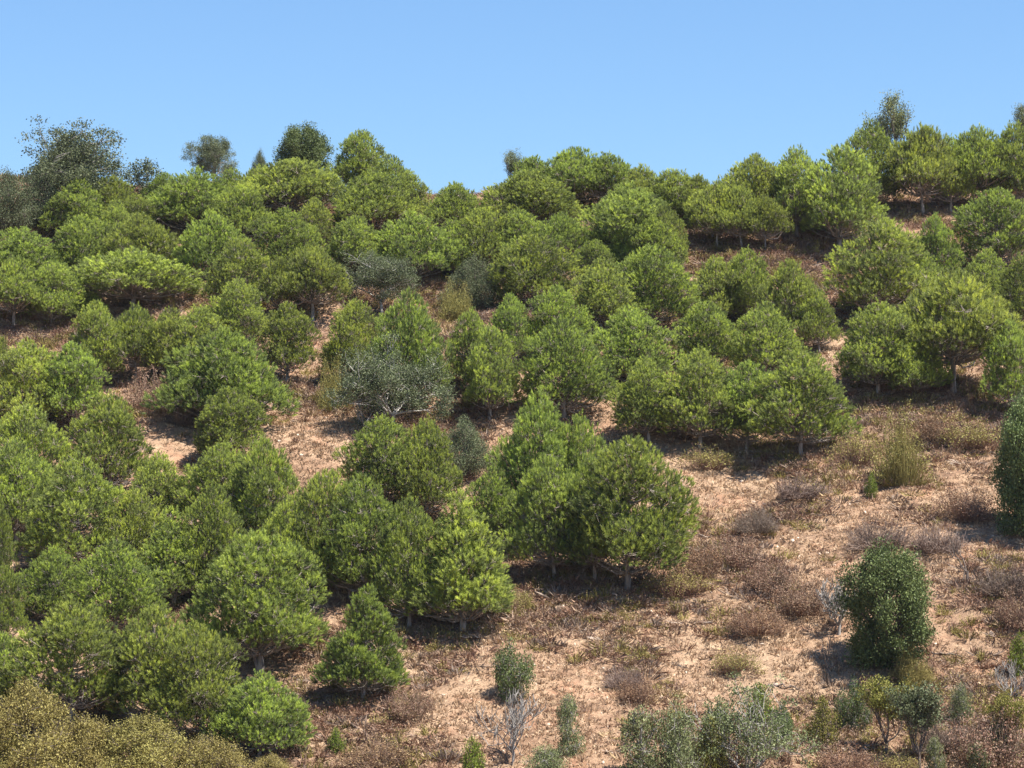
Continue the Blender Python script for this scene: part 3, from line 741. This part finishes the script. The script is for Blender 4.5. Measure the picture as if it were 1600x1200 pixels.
def scrub_stuff(name, mat, n, seed, hgt, rad, blades, label, leafy=0.0, dens=d_scrub):
    x, y, z = scatter(n, dens); n = len(x); m = MB()
    R0 = rad * rg.uniform(0.4, 1.7, n); H0 = hgt * (0.25 + 1.3 * rg.uniform(size=n) ** 1.6); t0 = 0.5 + rg.normal(0, 0.22, n) + 0.2 * vnoise(x / 4, y / 4, 15)
    k = np.repeat(np.arange(n), blades); N = len(k)
    az = rg.uniform(0, 6.283, N); q = np.sqrt(rg.uniform(size=N))
    a = np.stack([x[k] + np.cos(az) * q * R0[k] * 0.5, y[k] + np.sin(az) * q * R0[k] * 0.5, z[k] - 0.05], 1)
    d = np.stack([np.cos(az) * q * R0[k] * 0.6, np.sin(az) * q * R0[k] * 0.6, H0[k] * (1 - 0.5 * q * q) * rg.uniform(0.5, 1.0, N)], 1) + rg.normal(0, 0.06, (N, 3))
    wv = unit(np.cross(d, rdirs(rg, N))) * 0.016
    mid = a + d * 0.55 + rg.normal(0, 0.035, (N, 3))
    v = np.stack([a - wv, a + wv, mid + wv * 0.8, a + d], 1).reshape(-1, 3)
    f = np.arange(N)[:, None] * 4 + np.array([[0, 1, 2, 3]])
    m.add(v, f, np.repeat(np.clip(t0[k] + rg.normal(0, 0.12, N), 0, 1), 4))
    if leafy:
        s = rg.uniform(size=N) < leafy; P = np.repeat((a + d)[s], 3, 0) + rg.normal(0, 0.05, (s.sum() * 3, 3))
        leaves(m, rg, P, np.repeat(np.clip(t0[k][s], 0, 1), 3), 0.075, 0.045)
    o = link(name, m.mesh(name, mat)); tag(o, label, 'ground cover', kind='stuff')

scrub_stuff('dry_grass', M_GRASS, 62000, 1, 0.22, 0.24, 13, 'straw-coloured dry grass covering the open slope', 0.0, d_grass)
scrub_stuff('dead_scrub', M_SCRUB, 16000, 2, 0.38, 0.62, 36, 'low brown dead scrub scattered over the whole hillside', 0.35)
scrub_stuff('grey_brush', M_MAUVE, 3000, 3, 0.45, 0.75, 60, 'low grey leafless brush among the brown scrub', 0.0)
scrub_stuff('olive_scrub', M_OLIVE, 3600, 4, 0.5, 0.5, 40, 'low olive-green scrub among the brown scrub', 0.8)
# stones
x, y, z = scatter(1800, d_grass); m = MB()
ico = np.array([[0, 0, 1], [0.9, 0, 0.45], [0.28, 0.85, 0.45], [-0.72, 0.53, 0.45], [-0.72, -0.53, 0.45], [0.28, -0.85, 0.45],
                [0.72, 0.53, -0.45], [-0.28, 0.85, -0.45], [-0.9, 0, -0.45], [-0.28, -0.85, -0.45], [0.72, -0.53, -0.45], [0, 0, -1]])
icf = np.array([[0, 1, 2], [0, 2, 3], [0, 3, 4], [0, 4, 5], [0, 5, 1], [1, 6, 2], [2, 7, 3], [3, 8, 4], [4, 9, 5], [5, 10, 1], [6, 7, 2], [7, 8, 3], [8, 9, 4], [9, 10, 5], [10, 6, 1], [11, 7, 6], [11, 8, 7], [11, 9, 8], [11, 10, 9], [11, 6, 10]])
n = len(x); sz = 0.03 + 0.05 * rg.uniform(size=n) ** 3 * 2
v = ico[None] * (sz[:, None, None] * rg.uniform(0.6, 1.3, (n, 12, 1))) * rg.uniform(0.6, 1.3, (n, 1, 3)) + np.stack([x, y, z], 1)[:, None]
m.add(v.reshape(-1, 3), (np.arange(n)[:, None, None] * 12 + icf[None]).reshape(-1, 3))
tag(link('loose_stones', m.mesh('loose_stones', M_STONE)), 'pale loose stones scattered over the dry soil', 'stones', kind='stuff')
print('pines', sum(cnt.values()))

# ------------------------------------------------------------------ air
bpy.ops.mesh.primitive_cube_add(size=1, location=(0, 95, 8)); hz = bpy.context.object; hz.name = 'haze'
hz.data.name = 'haze'
HB = ((-5000, 5000), (-2500, 6500), (-60, 42))
hz.location = [(a + b) / 2 for a, b in HB]; hz.scale = [b - a for a, b in HB]
m, nt = newmat('air'); v = nt.nodes.new('ShaderNodeVolumePrincipled'); v.inputs['Color'].default_value = (0.80, 0.88, 1.0, 1)
v.inputs['Density'].default_value = 0.00006; v.inputs['Anisotropy'].default_value = 0.3
o = nt.nodes.new('ShaderNodeOutputMaterial'); nt.links.new(v.outputs[0], o.inputs['Volume']); hz.data.materials.append(m)
hz['kind'] = 'stuff'; hz['label'] = 'thin pale haze in the air over the hillside'
